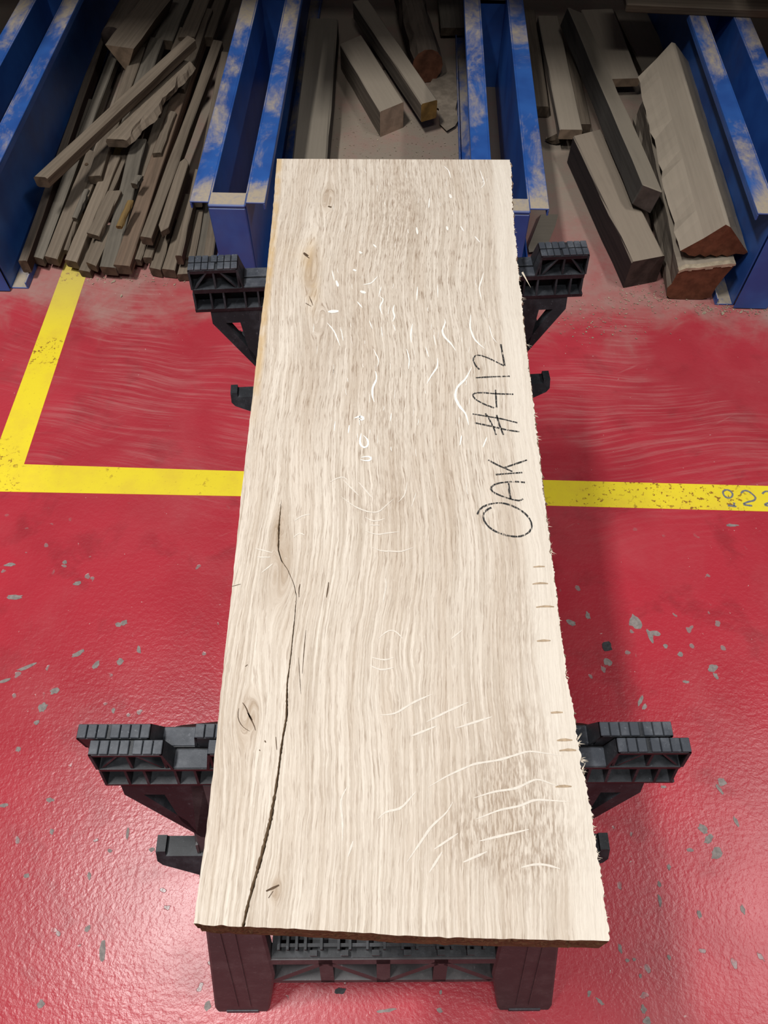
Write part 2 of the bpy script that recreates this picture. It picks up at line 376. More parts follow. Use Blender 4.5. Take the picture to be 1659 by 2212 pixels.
# ------------------------------------------------------------------ cantilever rack frames
BASEX = [(-1.345, -1.142), (-.582, -.379), (.180, .383), (.935, 1.138)]
HB = .321; YF = 1.807; YB = 3.62
rlab = ['blue steel rack base beside the heap of thin timber strips, its bottom flange showing',
        'dusty blue steel rack base between the strip heap and the middle bay',
        'dusty blue steel rack base behind the black trestle, with a sawdust floored slot',
        'blue steel rack base beside the split red-brown log']
frames = []
for (xa, xb), lab in zip(BASEX, rlab):
    e = tag(empty('rack_frame', ((xa+xb)/2, YF, 0)), lab, 'rack', 'cantilever rack frames')
    frames.append(e); hw = (xb-xa)/2; fwid = .051; t = .005; L = YB-YF
    for s in (-1, 1):
        b = MB(); xo = s*hw; xi = s*(hw-fwid)
        b.box((min(xi, xi-s*t), 0, 0), (max(xi, xi-s*t), L, HB))                # web
        b.box((min(xi, xo), 0, HB-t), (max(xi, xo), L, HB))                      # top flange
        b.box((min(xo, xo-s*t), 0, HB-.022), (max(xo, xo-s*t), L, HB-t))         # its lip
        b.box((min(xi, xo), 0, 0), (max(xi, xo), L, t))                          # bottom flange
        b.box((min(xo, xo-s*t), 0, t), (max(xo, xo-s*t), L, .024))
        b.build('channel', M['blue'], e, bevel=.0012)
    b = MB(); wi = hw-fwid
    b.box((-wi, -.016, .002), (wi, -.011, HB-.008)); b.box((-wi, -.016, HB-.008), (wi, .040, HB+.002)); b.box((-wi, .035, HB-.03), (wi, .040, HB-.008))
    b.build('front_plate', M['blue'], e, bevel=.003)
    b = MB(); yy = 2.965-YF
    b.box((-wi+t, yy, 0), (wi-t, yy+.008, .300)); b.box((-wi+t, yy, .292), (wi-t, yy+.05, .300))
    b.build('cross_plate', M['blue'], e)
    b = MB(); yy = 3.10-YF
    for s in (-1, 1): b.box((s*(wi-t)-(.008 if s > 0 else 0), yy, 0), (s*(wi-t)+(.008 if s < 0 else 0), yy+.22, 2.3))
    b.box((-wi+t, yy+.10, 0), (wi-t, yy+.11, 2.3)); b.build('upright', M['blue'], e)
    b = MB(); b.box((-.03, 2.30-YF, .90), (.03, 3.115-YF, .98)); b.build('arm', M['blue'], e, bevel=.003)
    b = MB(); b.box((-.03, 2.42-YF, 1.60), (.03, 3.115-YF, 1.68)); b.build('arm', M['blue'], e, bevel=.003)  # unseen upper arm, added to carry the shading planks
# boards stored on the arms above, out of the picture: they shade the back of the bays
def simple_board(name, a, b_, mat, lab, cat, group=None):
    m = MB(); m.box((0, 0, 0), tuple(b_[i]-a[i] for i in range(3))); o = m.build(name, mat, loc=a, bevel=.004)
    tag(o, lab, cat, group); return o
yy = 2.48
for i in range(4):
    simple_board('unseen_plank', (-2.2, yy, .98), (.70, yy+.145, 1.04), M['block'], 'long dusty plank stored on the upper rack arms', 'timber', 'planks stored on the upper rack arms'); yy += .16
yy = 2.36
for i in range(4):
    simple_board('unseen_plank', (.74, yy, .98), (2.3, yy+.165, 1.04), M['block'], 'long dusty plank stored on the upper rack arms', 'timber', 'planks stored on the upper rack arms'); yy += .19
for i in range(3):  # second level out of view, added to keep ambient light off the bays
    simple_board('unseen_plank', (-2.2, 2.44+.22*i, 1.68), (2.3, 2.65+.22*i, 1.76), M['block'], 'unseen thick plank added on the topmost arms to shade the bays', 'timber', 'unseen planks added to shade the bays')
m = MB(); m.box((0, 0, 0), (1.15, .24, .028)); o = m.build('crosswise_board', M['strip'], loc=(.72, 2.855, HB), bevel=.004); o.rotation_euler = (0, 0, -.055)
tag(o, 'dark dusty board lying crosswise over the rear of the rack base', 'timber')

# ------------------------------------------------------------------ loose timber
def timber(name, p0, p1, prof, mats, label, group=None, cat='timber', roll=0.0, jit=.0, nseg=6, skew0=0.0, skew1=0.0, taper=1.0, drop=True, rough_edge=None, smooth=False):
    """extrude a profile (local y,z; top centre at 0,0) from the near end p0 to the far end p1"""
    p0 = Vector(p0); p1 = Vector(p1); ax = (p1-p0); L = ax.length; ax.normalize()
    side = Vector((0, 0, 1)).cross(ax).normalized()      # left-hand side seen from the near end
    up = ax.cross(side).normalized()
    Rm = Matrix.Rotation(roll, 3, ax); side = Rm @ side; up = Rm @ up
    n = len(prof); vs = []; b = MB()
    soft = {i: np.convolve(rng.normal(size=nseg+7), [.25, .5, .6, .5, .25], 'same')[3:]*a for i, a in (rough_edge or {}).items()}
    for k in range(nseg+1):
        t = k/nseg; sc = 1+(taper-1)*t
        for i, (py, pz) in enumerate(prof):
            jx = 0
            if k == 0: jx = skew0*py*1.0
            if k == nseg: jx = skew1*py
            q = jit*(random.random()-.5)*2 if 0 < k < nseg else jit*.4*(random.random()-.5)
            q2 = jit*(random.random()-.5)
            if rough_edge and i in rough_edge: q += float(soft[i][k])
            vs.append((t*L+jx, py*sc+q, pz*sc+q2*.6))
    fs = []; 
    for k in range(nseg):
        for i in range(n): fs.append((k*n+i, k*n+(i+1) % n, (k+1)*n+(i+1) % n, (k+1)*n+i))
    b.add(vs, fs, 0); o_ = len(b.f)
    b.f += [tuple(range(n)), tuple(range(nseg*n, nseg*n+n))]; b.m += [1, 1]
    ob = b.build(name, mats, smooth=smooth)
    ob.matrix_world = Matrix(((ax.x, side.x, up.x, p0.x), (ax.y, side.y, up.y, p0.y), (ax.z, side.z, up.z, p0.z), (0, 0, 0, 1)))
    return tag(ob, label, cat, group)
def rect(w_, t_, c=.003):
    h = w_/2
    return [(h-c, 0), (h, -c), (h, -t_+c), (h-c, -t_), (-h+c, -t_), (-h, -t_+c), (-h, -c), (-h+c, 0)]
def strip(a, b_, wpx, z0, z1, th, mat='strip', label=None, name='timber_strip', end='strip_end', roll=0.0, jit=.0016, sk0=None, sk1=None, group='strips in the leaning heap', nseg=6, c=.003):
    p0 = onz(*a, z0); p1 = onz(*b_, z1)
    w_ = (onz(a[0]+wpx/2, a[1], z0)-onz(a[0]-wpx/2, a[1], z0)).length*.95
    return timber(name, p0, p1, rect(w_, th, c), [M[mat], M[end]], label or {'strip_grey': 'thin greyish square-edged strip among the brown strips of the heap', 'strip_dark': 'thin dark-sided strip wedged deep between the strips of the heap'}.get(mat, 'thin brown square-edged dusty timber strip lying in the heap between blue rack bases'), None if label else {'strip_grey': 'greyish strips in the heap', 'strip_dark': 'dark-sided strips in the heap'}.get(mat, group), roll=roll, jit=jit,
                  skew0=sk0 if sk0 is not None else random.uniform(-.25, .25), skew1=sk1 if sk1 is not None else random.uniform(-.3, .3), nseg=nseg)

# --- left bay: the heap of strips
strip((48,563),(222,72),20,.075,.080,.045,'strip_dark','timber strip with a dark brown side lying against the blue rack web', sk0=0)
strip((80,556),(243,122),27,.050,.060,.030,'strip_grey','grey timber strip with a notched end next to the dark-sided strip', sk0=.35)
holed = strip((109,556),(200,326),32,.052,.085,.030,'strip','short timber strip with a bored knot hole near its slanted end', sk1=.5)
hb_ = MB(); Lh = (onz(200,326,.085)-onz(109,556,.052)).length
hb_.add([(Lh*.86+.007*math.cos(a*math.pi/6), .002+.006*math.sin(a*math.pi/6), .0018) for a in range(12)], [tuple(range(12))])
hb_.build('knot_hole', M['knot_and_gap_shade'], holed, fix=False)
strip((152,563),(247,335),31,.050,.088,.030)
strip((181,585),(212,512),27,.030,.045,.028)
strip((196,570),(232,486),26,.058,.064,.026,'strip','split timber strip with a splintered end in the strip heap',sk0=.4)
strip((232,577),(300,300),37,.052,.110,.034,'strip_grey','wide grey timber strip running up the middle of the heap', sk0=.1)
strip((262,573),(430,74),38,.060,.105,.035,'strip_brown','long brown-streaked timber strip, the widest long one in the heap', sk0=.05)
strip((294,560),(325,470),21,.045,.052,.024)
strip((318,556),(345,480),21,.050,.055,.024)
strip((334,580),(368,470),27,.036,.045,.032)
strip((363,582),(412,420),31,.036,.045,.032)
strip((394,592),(418,505),26,.030,.036,.026)
strip((410,556),(466,262),22,.045,.070,.03)
strip((430,556),(474,300),24,.036,.060,.034,'strip_grey')
strip((449,558),(483,330),22,.040,.060,.03)
strip((314,512),(470,87),27,.105,.140,.030,'strip','long straight timber strip with a chipped white corner on top of the heap', sk0=.1)
b = MB(); pa, pb_ = onz(349, 500, .100), onz(400, 340, .112); Lh = (pb_-pa).length; hw = .0165
b.prism([(0, .003), (.03, hw), (Lh-.026, hw), (Lh, 0), (Lh-.026, -hw), (.022, -hw)], lambda p: (p[0], p[1], -.024), lambda p: (p[0], p[1], 0))
o = b.build('pointed_strip', [M['strip']], bevel=.002); ax = (pb_-pa).normalized(); sd = Vector((0, 0, 1)).cross(ax).normalized(); up = ax.cross(sd)
o.matrix_world = Matrix(((ax.x, sd.x, up.x, pa.x), (ax.y, sd.y, up.y, pa.y), (ax.z, sd.z, up.z, pa.z), (0, 0, 0, 1)))
tag(o, 'short timber strip cut to a point at both ends', 'timber')
strip((385,552),(427,366),15,.082,.105,.036,'strip')
strip((424,430),(486,112),21,.105,.130,.03,'strip')
strip((452,345),(478,205),15,.080,.090,.02,'strip')
strip((200,506),(246,412),32,.088,.102,.018,'strip','flat offcut with slanted ends lying over two strips in the heap', sk0=.2)
strip((256,488),(281,432),14,.110,.125,.012,'ochre_strip','small clean ochre wedge-shaped sliver on the heap', end='ochre_strip', name='ochre_sliver')
strip((288,396),(300,378),14,.125,.128,.02,'strip_grey','short pale stub standing between strips in the heap', name='offcut_stub')
strip((160,470),(186,408),12,.070,.078,.02,'strip_grey')
strip((140,540),(170,455),12,.040,.060,.02)
strip((215,452),(300,262),22,.060,.085,.03,'strip')
strip((176,424),(262,212),30,.068,.090,.03)
strip((203,380),(300,102),30,.100,.130,.03,'strip')
strip((262,300),(338,82),36,.095,.130,.03,'strip_grey')
strip((305,380),(366,190),24,.070,.090,.03,'strip')
strip((338,330),(372,240),20,.095,.10,.02)
strip((330,240),(400,60),30,.105,.125,.03)
strip((384,190),(446,18),30,.110,.13,.03,'strip')
strip((100,430),(196,214),22,.040,.05,.03,'strip_grey')
strip((286,100),(346,-30),46,.130,.14,.035,'strip','broad upper strip shaded at the back of the heap')
strip((352,86),(404,-40),44,.125,.135,.035,'strip_grey')
strip((402,80),(452,-40),36,.135,.14,.035)
strip((446,80),(490,-40),28,.110,.12,.035,'strip')
strip((86,382),(412,80),31,.205,.215,.036,'strip','long timber strip lying diagonally across the top of the heap', sk0=-.3, c=.005)
# bark-edged piece
p0 = onz(250, 300, .165); p1 = onz(398, 130, .165)
timber('bark_edged_offcut', p0, p1, [(.028,0),(.034,-.01),(.030,-.028),(-.026,-.03),(-.042,-.022),(-.034,-.006),(-.022,-.001)], [M['strip'], M['strip_end']], 'gnarled timber offcut with a rough bark edge on the heap', jit=.003, nseg=26, rough_edge={3:.003,4:.007,5:.005,6:.002}, skew0=-.3)
# triangular block with end facing the camera
timber('triangular_timber', onz(258, 101, .19), onz(350, -20, .20), [(.055,.0),(.003,-.085),(-.003,-.085),(-.055,0)], [M['strip'], M['tan_end']], 'triangular timber with a pale tan end at the back of the heap', jit=.002)
# dark log in the shade
cir = [(.052*math.cos(2*math.pi*i/14), .052*math.sin(2*math.pi*i/14)-.05) for i in range(14)]
timber('dark_log', onz(240, 58, .19), onz(292, -30, .20), cir, [M['strip_dark'], M['dark_end']], 'dark round log lying in the shade beside the blue web', jit=.004, nseg=6, smooth=True)
b = MB(); 

# --- middle bay
timber('grey_beam', onz(668, 350, .11), onz(698, 40, .11), rect(.115, .09, .006), [M['greybar'], M['dark_end']], 'long wide grey dusty beam lying beside the blue rack base in the middle bay', jit=.002)
timber('square_block', (onz(818,240,.095)+onz(875,221.5,.095))/2, (onz(730,93,.095)+onz(785,78,.095))/2, rect(.098, .095, .003), [M['block'], M['pink_end']], 'short square block with a pinkish sawn end, flat on the dusty floor', jit=.001, skew0=-.30, skew1=-.4)
timber('ochre_ended_bar', (onz(908,223,.122)+onz(947,217,.122))/2, (onz(756,0,.122)+onz(801,0,.122))/2, rect(.062, .066, .004), [M['block'], M['ochre_end']], 'long square bar with an ochre sawn end leaning beside the square block', jit=.0012, skew0=-.1)
simple = onz(905, 130, .0)
timber('support_offcut', onz(846, 120, .052), onz(822, 66, .052), rect(.07, .05, .004), [M['strip'], M['strip_end']], 'short offcut under the ochre-ended bar', jit=.003)
cir = [(.058*math.cos(2*math.pi*i/14), .062*math.sin(2*math.pi*i/14)-.062) for i in range(14)]
timber('brown_log', onz(925, 106, .125), onz(880, -50, .125), cir, [M['strip_dark'], M['brown_end']], 'round brown log end with dark bark in the shade', jit=.006, nseg=8)
timber('shaded_plank', onz(985, 60, .05), onz(970, -50, .05), rect(.12, .03, .004), [M['strip_grey'], M['strip_end']], 'plank beside the log at the back of the middle bay', jit=.002)
# crumbled dusty flake of board beside the base
b = MB(); pl = [(922,190),(936,168),(958,158),(978,150),(986,170),(989,210),(984,235),(991,258),(983,272),(965,283),(950,268),(948,235),(930,225)]
b.prism(pl, lambda p: onz(p[0], p[1], .0), lambda p: onz(p[0], p[1], .014) )
o = b.build('crumbled_board', [M['cake']]); tag(o, 'flat dust-caked broken board with a crumbled edge beside the ochre-ended bar', 'timber')

# --- right bay
timber('flat_beam', (onz(1210,280,.09)+onz(1258,280,.09))/2, (onz(1163,34,.09)+onz(1204,34,.09))/2, rect(.078, .035, .003), [M['block'], M['tan_end']], 'long flat tan board beside the diamond-turned bar in the right bay', jit=.0012, skew0=0)
timber('under_board', onz(1244, 268, .055), onz(1200, 40, .055), rect(.11, .055, .004), [M['strip'], M['strip_end']], 'wider board underneath the long flat tan board', jit=.002)
timber('edge_strip', onz(1168, 230, .045), onz(1140, 20, .045), rect(.06, .04, .004), [M['strip'], M['strip_end']], 'narrow strip squeezed between the tan board and the blue rack base', jit=.002)
timber('dark_faced_block', (onz(1365,561,.10)+onz(1439,556,.10))/2, (onz(1241,295,.10)+onz(1297,278,.10))/2, [(.05,0),(.054,-.005),(.056,-.095),(.05,-.10),(-.05,-.10),(-.055,-.094),(-.053,-.005),(-.048,0)], [M['darkblock'], M['dark_end']], 'square block with a near-black cut end, lying lowest beside the split log', jit=.0022, skew0=-.12, skew1=-.25)
# diamond-turned bar
A = [Vector((.694,2.105,.124)), Vector((.713,2.115,.187)), Vector((.776,2.105,.170)), Vector((.756,2.09,.101))]
dv = Vector((.585, 3.18, .187))-Vector((.713, 2.115, .187))
b = MB(); vs = []
for k in range(9):
    for p in A: vs.append(tuple(p+dv*(k/8)+Vector((random.uniform(-1,1), 0, random.uniform(-1,1)))*(.0022 if 0 < k < 8 else 0)))
b.add(vs, [(k*4+i, k*4+(i+1) % 4, k*4+4+(i+1) % 4, k*4+4+i) for k in range(8) for i in range(4)], 0)
b.f += [(0,1,2,3), (32,33,34,35)]; b.m += [1, 1]
org = A[0].copy(); b.v = [tuple(Vector(v)-org) for v in b.v]
# local frame with x along the bar so that the grain follows it
ax = dv.normalized(); sd = Vector((0,0,1)).cross(ax).normalized(); up = ax.cross(sd)
Rl = Matrix((ax, sd, up)); b.v = [tuple(Rl @ Vector(v)) for v in b.v]
o = b.build('diamond_turned_bar', [M['greybar'], M['dark_end']], bevel=.003)
o.matrix_world = Matrix.Translation(org) @ Rl.transposed().to_4x4()
tag(o, 'grey square bar turned on edge, resting across the dark-ended block', 'timber')
# split log with scalloped underside
def shaped(name, ring, y0, y1, nseg, mats, label, shift=(0, 0), jit=.0, edge=None, skew=None):
    b = MB(); n = len(ring); vs = []
    for k in range(nseg+1):
        t = k/nseg
        for i, (x, z) in enumerate(ring):
            q = (random.random()-.5)*2*jit if 0 < k < nseg else 0
            e = (random.random()-.5)*2*edge[i] if edge and i in edge and k > 0 else 0
            yy = y0+(y1-y0)*t + ((skew(x) if skew else 0)*(1 if k == nseg else 0))
            vs.append((yy-y0, -(x+shift[0]*t+q+e-ring[0][0]), z+shift[1]*t+q*.5))
    b.add(vs, [(k*n+i, k*n+(i+1) % n, (k+1)*n+(i+1) % n, (k+1)*n+i) for k in range(nseg) for i in range(n)], 0)
    b.f += [tuple(range(n)), tuple(range(nseg*n, nseg*n+n))]; b.m += [1, 1]
    o = b.build(name, mats); o.location = (ring[0][0], y0, 0); o.rotation_euler = (0, 0, math.pi/2)
    return tag(o, label, 'timber')
ring = [(.790,.157),(.842,.203),(.886,.249),(.902,.241),(.930,.212),(.962,.178),(.982,.158),(.975,.150),(.950,.152),(.940,.147),(.930,.141),(.912,.148),(.900,.140),(.880,.147),(.868,.138),(.850,.147),(.838,.139),(.818,.143),(.806,.152)]
shaped('split_log', ring, 1.853, 2.76, 22, [M['block'], M['brown_end']], 'large split log with a red-brown scalloped end and waney edge, on the lower log', shift=(.005, .004), jit=.0006, edge={0:.005, 18:.008, 17:.006, 4:.0015}, skew=lambda x: (x-.80)*.55)
ring = [(.797,.108),(.815,.119),(.850,.121),(.890,.130),(.935,.139),(.950,.138),(.936,.095),(.925,.05),(.922,.012),(.90,.004),(.83,.002),(.803,.004),(.789,.016),(.783,.045),(.791,.060),(.794,.085)]
shaped('lower_log', ring, 1.826, 2.70, 18, [M['block'], M['brown_end']], 'red-brown ended log with a pale rim, lying on the floor under the split log', shift=(.02, 0), jit=.0008, edge={13:.004, 14:.005, 15:.003, 0:.002})
b = MB(); rim = [(.797,.108),(.815,.119),(.850,.121),(.890,.130),(.935,.139),(.950,.138)]
for (x0, z0), (x1, z1) in zip(rim, rim[1:]):
    xs = [x0+(x1-x0)*i/4 for i in range(5)]; zs = [z0+(z1-z0)*i/4 for i in range(5)]
    for i in range(4):
        lo = .005+.006*random.random()
        b.hexa([(xs[i],1.8245,zs[i]-lo),(xs[i+1],1.8245,zs[i+1]-lo),(xs[i+1],1.842,zs[i+1]-.004),(xs[i],1.842,zs[i]-.004),(xs[i],1.8245,zs[i]+.0012),(xs[i+1],1.8245,zs[i+1]+.0012),(xs[i+1],1.842,zs[i+1]+.0008),(xs[i],1.842,zs[i]+.0008)])
rm = b.build('pale_rim', M['cream']); lg = bpy.data.objects['lower_log']; bpy.context.view_layer.update(); rm.parent = lg; rm.matrix_parent_inverse = lg.matrix_world.inverted()
timber('rear_plank', onz(1345, 170, .075), onz(1290, 20, .085), rect(.13, .03, .004), [M['block'], M['tan_end']], 'broad tan plank behind the diamond-turned bar', jit=.002)
timber('rear_plank', onz(1424, 150, .036), onz(1362, 20, .036), rect(.13, .03, .004), [M['block'], M['tan_end']], 'plank in the deep shade behind the split log', jit=.002)
# grey offcut near the blue base foot
b = MB(); pl = [(1169,463),(1206,463),(1199,490),(1187,519),(1178,540),(1143,545),(1141,534)]
b.prism(pl, lambda p: onz(p[0], p[1], .0), lambda p: onz(p[0], p[1], .022))
tag(b.build('grey_offcut', [M['greybar']]), 'flat grey tapered offcut on the floor beside the blue rack base', 'timber')
# bark lump
b = MB(); bm = bmesh.new(); bmesh.ops.create_icosphere(bm, subdivisions=2, radius=1)
for v in bm.verts: v.co = Vector((v.co.x*.042, v.co.y*.022, v.co.z*.014))*(.8+.4*random.random())
me = bpy.data.meshes.new('bark_lump'); bm.to_mesh(me); bm.free(); me.materials.append(M['bark'])
o = bpy.data.objects.new('bark_lump', me); COL.objects.link(o); o.location = onz(1204, 300, .013); o.rotation_euler = (0, 0, .3)
tag(o, 'small lump of dark bark lying at the end of the tan board', 'bark')

# sawdust and flakes nobody could count
b = MB()
def flake(p, s):
    a = random.random()*6.28; el = random.uniform(.25, .8); h = random.uniform(.0006, .003)
    u = Vector((math.cos(a), math.sin(a), random.uniform(-.2, .2)))*s; v = Vector((-math.sin(a), math.cos(a), random.uniform(-.2, .2)))*s*el
    c = Vector((p[0], p[1], h+.0005))
    b.add([c-u, c+v, c+u, c-v*.7], [(0, 1, 2, 3)])
for _ in range(1100):
    z = random.random()
    if z < .25: p = onz(random.gauss(1420, 50), random.gauss(640, 14), 0)
    elif z < .45: p = onz(random.uniform(1500, 1659), random.gauss(668, 6), 0)
    elif z < .70: p = onz(random.uniform(720, 990), random.uniform(230, 345), 0)
    elif z < .85: p = onz(random.gauss(1290, 60), random.gauss(690, 25), 0)
    else: p = onz(random.uniform(180, 400), random.gauss(598, 12), 0)
    flake(p, random.choice([.0015, .002, .003, .004]))
for q in [(1521,677),(1560,678),(1600,675),(262,640),(246,608),(1180,300),(1215,318),(1195,312)]:
    flake(onz(*q, 0), .008)
tag(b.build('sawdust_litter', M['litter'], fix=False), 'pale sawdust and wood flakes scattered on the red floor', 'sawdust', kind='stuff')

# ------------------------------------------------------------------ plastic sawhorses
ZT, ZS, ZB = .810, .776, .735         # block top, saddle, underside of the beam
def lean(z): return .030+.304*(ZB-z)   # distance of the leg's outer face from the centre plane
def sawhorse(loc, rz, label, shift):
    root = tag(empty('sawhorse', loc, rz), label, 'sawhorse', 'black plastic folding sawhorses')
    for side in (-1, 1):                 # -1 faces the camera
        off = shift if side < 0 else -shift
        def Y(v): return side*abs(v)
        def bx(b, x0, x1, y0, y1, z0, z1): b.box((x0+off, min(Y(y0), Y(y1)), z0), (x1+off, max(Y(y0), Y(y1)), z1))
        # ---- beam: top saddle plate, back wall, bottom plate and ribs
        b = MB(); g = .0008
        bx(b, -.320, .320, g, .0235, ZS-.008, ZS)
        bx(b, -.322, .322, g, .006, ZB, ZS-.008)
        bx(b, -.322, .322, g, .031, ZB, ZB+.006)
        for xr in (-.320, -.293, -.272, -.238, -.216, -.192, -.15, -.11, -.07, -.03, .01, .05, .09, .13, .17, .197, .222, .244, .275, .299, .318):
            b.prism([(.006, ZB+.006), (.031, ZB+.006), (.0235, ZS-.008), (.006, ZS-.008)], lambda p: (xr-.0015+off, Y(p[0]), p[1]), lambda p: (xr+.0015+off, Y(p[0]), p[1]))
        b.build('beam', M['plastic'], root)
        # ---- raised grip blocks
        for k, (x0, x1) in enumerate(((-.322, -.243), (-.195, -.115), (.115, .195), (.243, .322))):
            b = MB(); tp = ZT-.0015
            bx(b, x0, x1, g, .0170, tp-.006, tp); bx(b, x0, x1, g, .005, ZS, tp-.006)
            xm = (x0+x1)/2
            for xr in (x0+.0015, xm, x1-.0015):
                b.prism([(.005, ZS), (.0225, ZS), (.0170, tp-.006), (.005, tp-.006)], lambda p: (xr-.0015+off, Y(p[0]), p[1]), lambda p: (xr+.0015+off, Y(p[0]), p[1]))
            for xt, xd in ((xm-.012, x0+.006), (xm+.012, x1-.006)):      # sloping stiffeners
                b.hexa([(xd-.0015+off, Y(.006), ZS), (xd+.0015+off, Y(.006), ZS), (xd+.0015+off, Y(.0220), ZS), (xd-.0015+off, Y(.0220), ZS),
                        (xt-.0015+off, Y(.006), tp-.006), (xt+.0015+off, Y(.006), tp-.006), (xt+.0015+off, Y(.0172), tp-.006), (xt-.0015+off, Y(.0172), tp-.006)])
            # flared inner and outer cheeks
            for xs_, sg in ((x0, 0 if k == 0 else -1), (x1, 0 if k == 3 else 1)):
                b.prism([(g, ZS), (.0235, ZS), (.0170, tp), (g, tp)], lambda p: (xs_+off+sg*(.006*(tp-p[1])/(tp-ZS)), Y(p[0]), p[1]), lambda p: (xs_-(.003 if xs_ == x1 else -.003)+off+sg*(.006*(tp-p[1])/(tp-ZS)), Y(p[0]), p[1]))
            blk = b.build('grip_block', M['plastic'], root)
            npad = 7; gap = .0035; pw = (x1-x0-gap)/npad
            for i in range(npad):
                bx0 = x0+i*pw+(gap if i >= (4 if side*(k-1.5) > 0 else 3) else 0)
                pb = MB(); bx(pb, bx0+.0006, bx0+pw-.0006, .0012, .0163, tp, ZT+.0015)
                pb.build('grip_pad', M['pad'], blk, bevel=.0006)
        pb = MB()
        for x0, x1 in ((-.241, -.197), (-.113, .113), (.197, .241)): bx(pb, x0, x1, .002, .0225, ZS, ZS+.0015)
        pb.build('saddle_plate', M['pad'], root, bevel=.0005)
        # ---- legs, gussets, hooks
        th = .030
        def face(p): return (p[0]+off*0, Y(lean(p[1])), p[1])
        def back(p): return (p[0]+off*0, Y(lean(p[1])-th), p[1])
        def gback(p): return (p[0], Y(lean(p[1])-.016), p[1])
        for s in (-1, 1):
            P = lambda pts: [(s*x, z) for x, z in pts]
            b = MB()
            b.prism(P([(.140, ZB), (.222, ZB), (.2985, .012), (.296, 0), (.204, 0), (.2015, .012), (.178, .16), (.178, .345), (.165, .36)]), face, back)
            leg = b.build('leg', M['leg'], root, bevel=.004)
            fb = MB(); fb.prism(P([(.222, .010), (.278, .010), (.278, .002), (.222, .002)]), lambda p: (p[0], Y(lean(p[1])+.0015), p[1]), lambda p: (p[0], Y(lean(p[1])-.004), p[1]))
            fb.build('foot_pad', M['pad'], leg)
            rb = MB()
            for xr in (.232, .254): rb.prism(P([(xr-.022, .60), (xr-.019, .60), (xr+.003, .03), (xr, .03)]), lambda p: (p[0], Y(lean(p[1])+.0015), p[1]), lambda p: (p[0], Y(lean(p[1])-.004), p[1]))
            rb.build('leg_rib', M['leg'], leg)
            b = MB()
            b.prism(P([(.205, ZB), (.298, ZB), (.298, ZB-.021), (.205, ZB-.021)]), face, gback)
            b.prism(P([(.298, ZB-.021), (.276, ZB-.021), (.236, ZB-.080), (.225, ZB-.118)]), face, gback)
            b.prism(P([(.252, ZB-.021), (.205, ZB-.021), (.205, ZB-.120), (.2255, ZB-.118), (.243, ZB-.080)]), face, gback)
            b.build('gusset', M['plastic'], root)
            for zh, tip in ((.578, .288),):
                b = MB(); ed = .222+.104*(ZB-zh)-.012
                fa = lambda p: (p[0], Y(lean(p[1]-.02)+.3*(zh-p[1])-.002), p[1]); fc = lambda p: (p[0], Y(lean(zh)-.020), p[1])
                b.prism(P([(ed, zh), (tip-.012, zh), (tip-.012, zh+.007), (tip, zh+.007), (tip, zh-.008), (tip-.006, zh-.014), (ed, zh-.034)]), fa, fc)
                b.build('hook', M['plastic'], root)
        # ---- lower truss rail and tray between the legs
        b = MB(); z0, z1 = .128, .222
        def bar(p, q, w_=.010):
            p = Vector((p[0], p[1])); q = Vector((q[0], q[1])); d = (q-p).normalized(); n = Vector((-d.y, d.x))*w_/2
            b.prism([tuple(p+n), tuple(q+n), tuple(q-n), tuple(p-n)], lambda t: (t[0], Y(lean(t[1])-.003), t[1]), lambda t: (t[0], Y(lean(t[1])-.024), t[1]))
        bar((-.185, z1-.008), (.185, z1-.008), .018); bar((-.185, z0+.005), (.185, z0+.005), .010)
        for xv in (-.0925, 0, .0925): bar((xv, z0), (xv, z1), .022)
        for x0, x1, sl in ((-.180, -.100, 1), (-.085, -.008, -1), (.008, .085, 1), (.100, .180, -1)):
            bar((x0, z0+.008 if sl > 0 else z1-.016), (x1, z1-.016 if sl > 0 else z0+.008), .012)
        b.prism([(-.185, z0), (.185, z0), (.185, z1), (-.185, z1)], lambda t: (t[0], Y(lean(t[1])-.024), t[1]), lambda t: (t[0], Y(lean(t[1])-.028), t[1]))
        b.build('truss_rail', M['leg'], root)
        b = MB(); y0 = lean(z1)-.004
        bx(b, -.185, .185, y0-.085, y0-.002, z1+.002, z1+.008)
        tray = b.build('tray', M['plastic'], root)
        rb = MB(); zr = z1+.008
        for yk in (y0-.016, y0-.040): bx(rb, -.175, .185, yk, yk-.005, zr+.012, zr+.020)
        for xr in (-.172, -.158, -.144, -.130, -.105, -.078, -.060, -.033, -.006, .022, .045, .077, .10, .125, .15, .172):
            bx(rb, xr-.002, xr+.002, y0-.012, y0-.046, zr, zr+.026)
        for xr in (-.118, -.069, -.020, .030, .083, .13): bx(rb, xr-.006, xr+.006, y0-.004, y0-.012, zr, zr+.014)
        rb.build('tray_lattice', M['plastic'], tray)
    return root
sawhorse((-.009, .2416, 0), math.radians(2.15), 'black plastic folding sawhorse under the cracked end of the oak slab, its lower tray showing', .008)
sawhorse((-.024, 1.016, 0), math.radians(5.3), 'black plastic folding sawhorse under the uncracked end of the oak slab, beside the blue racks', .0)

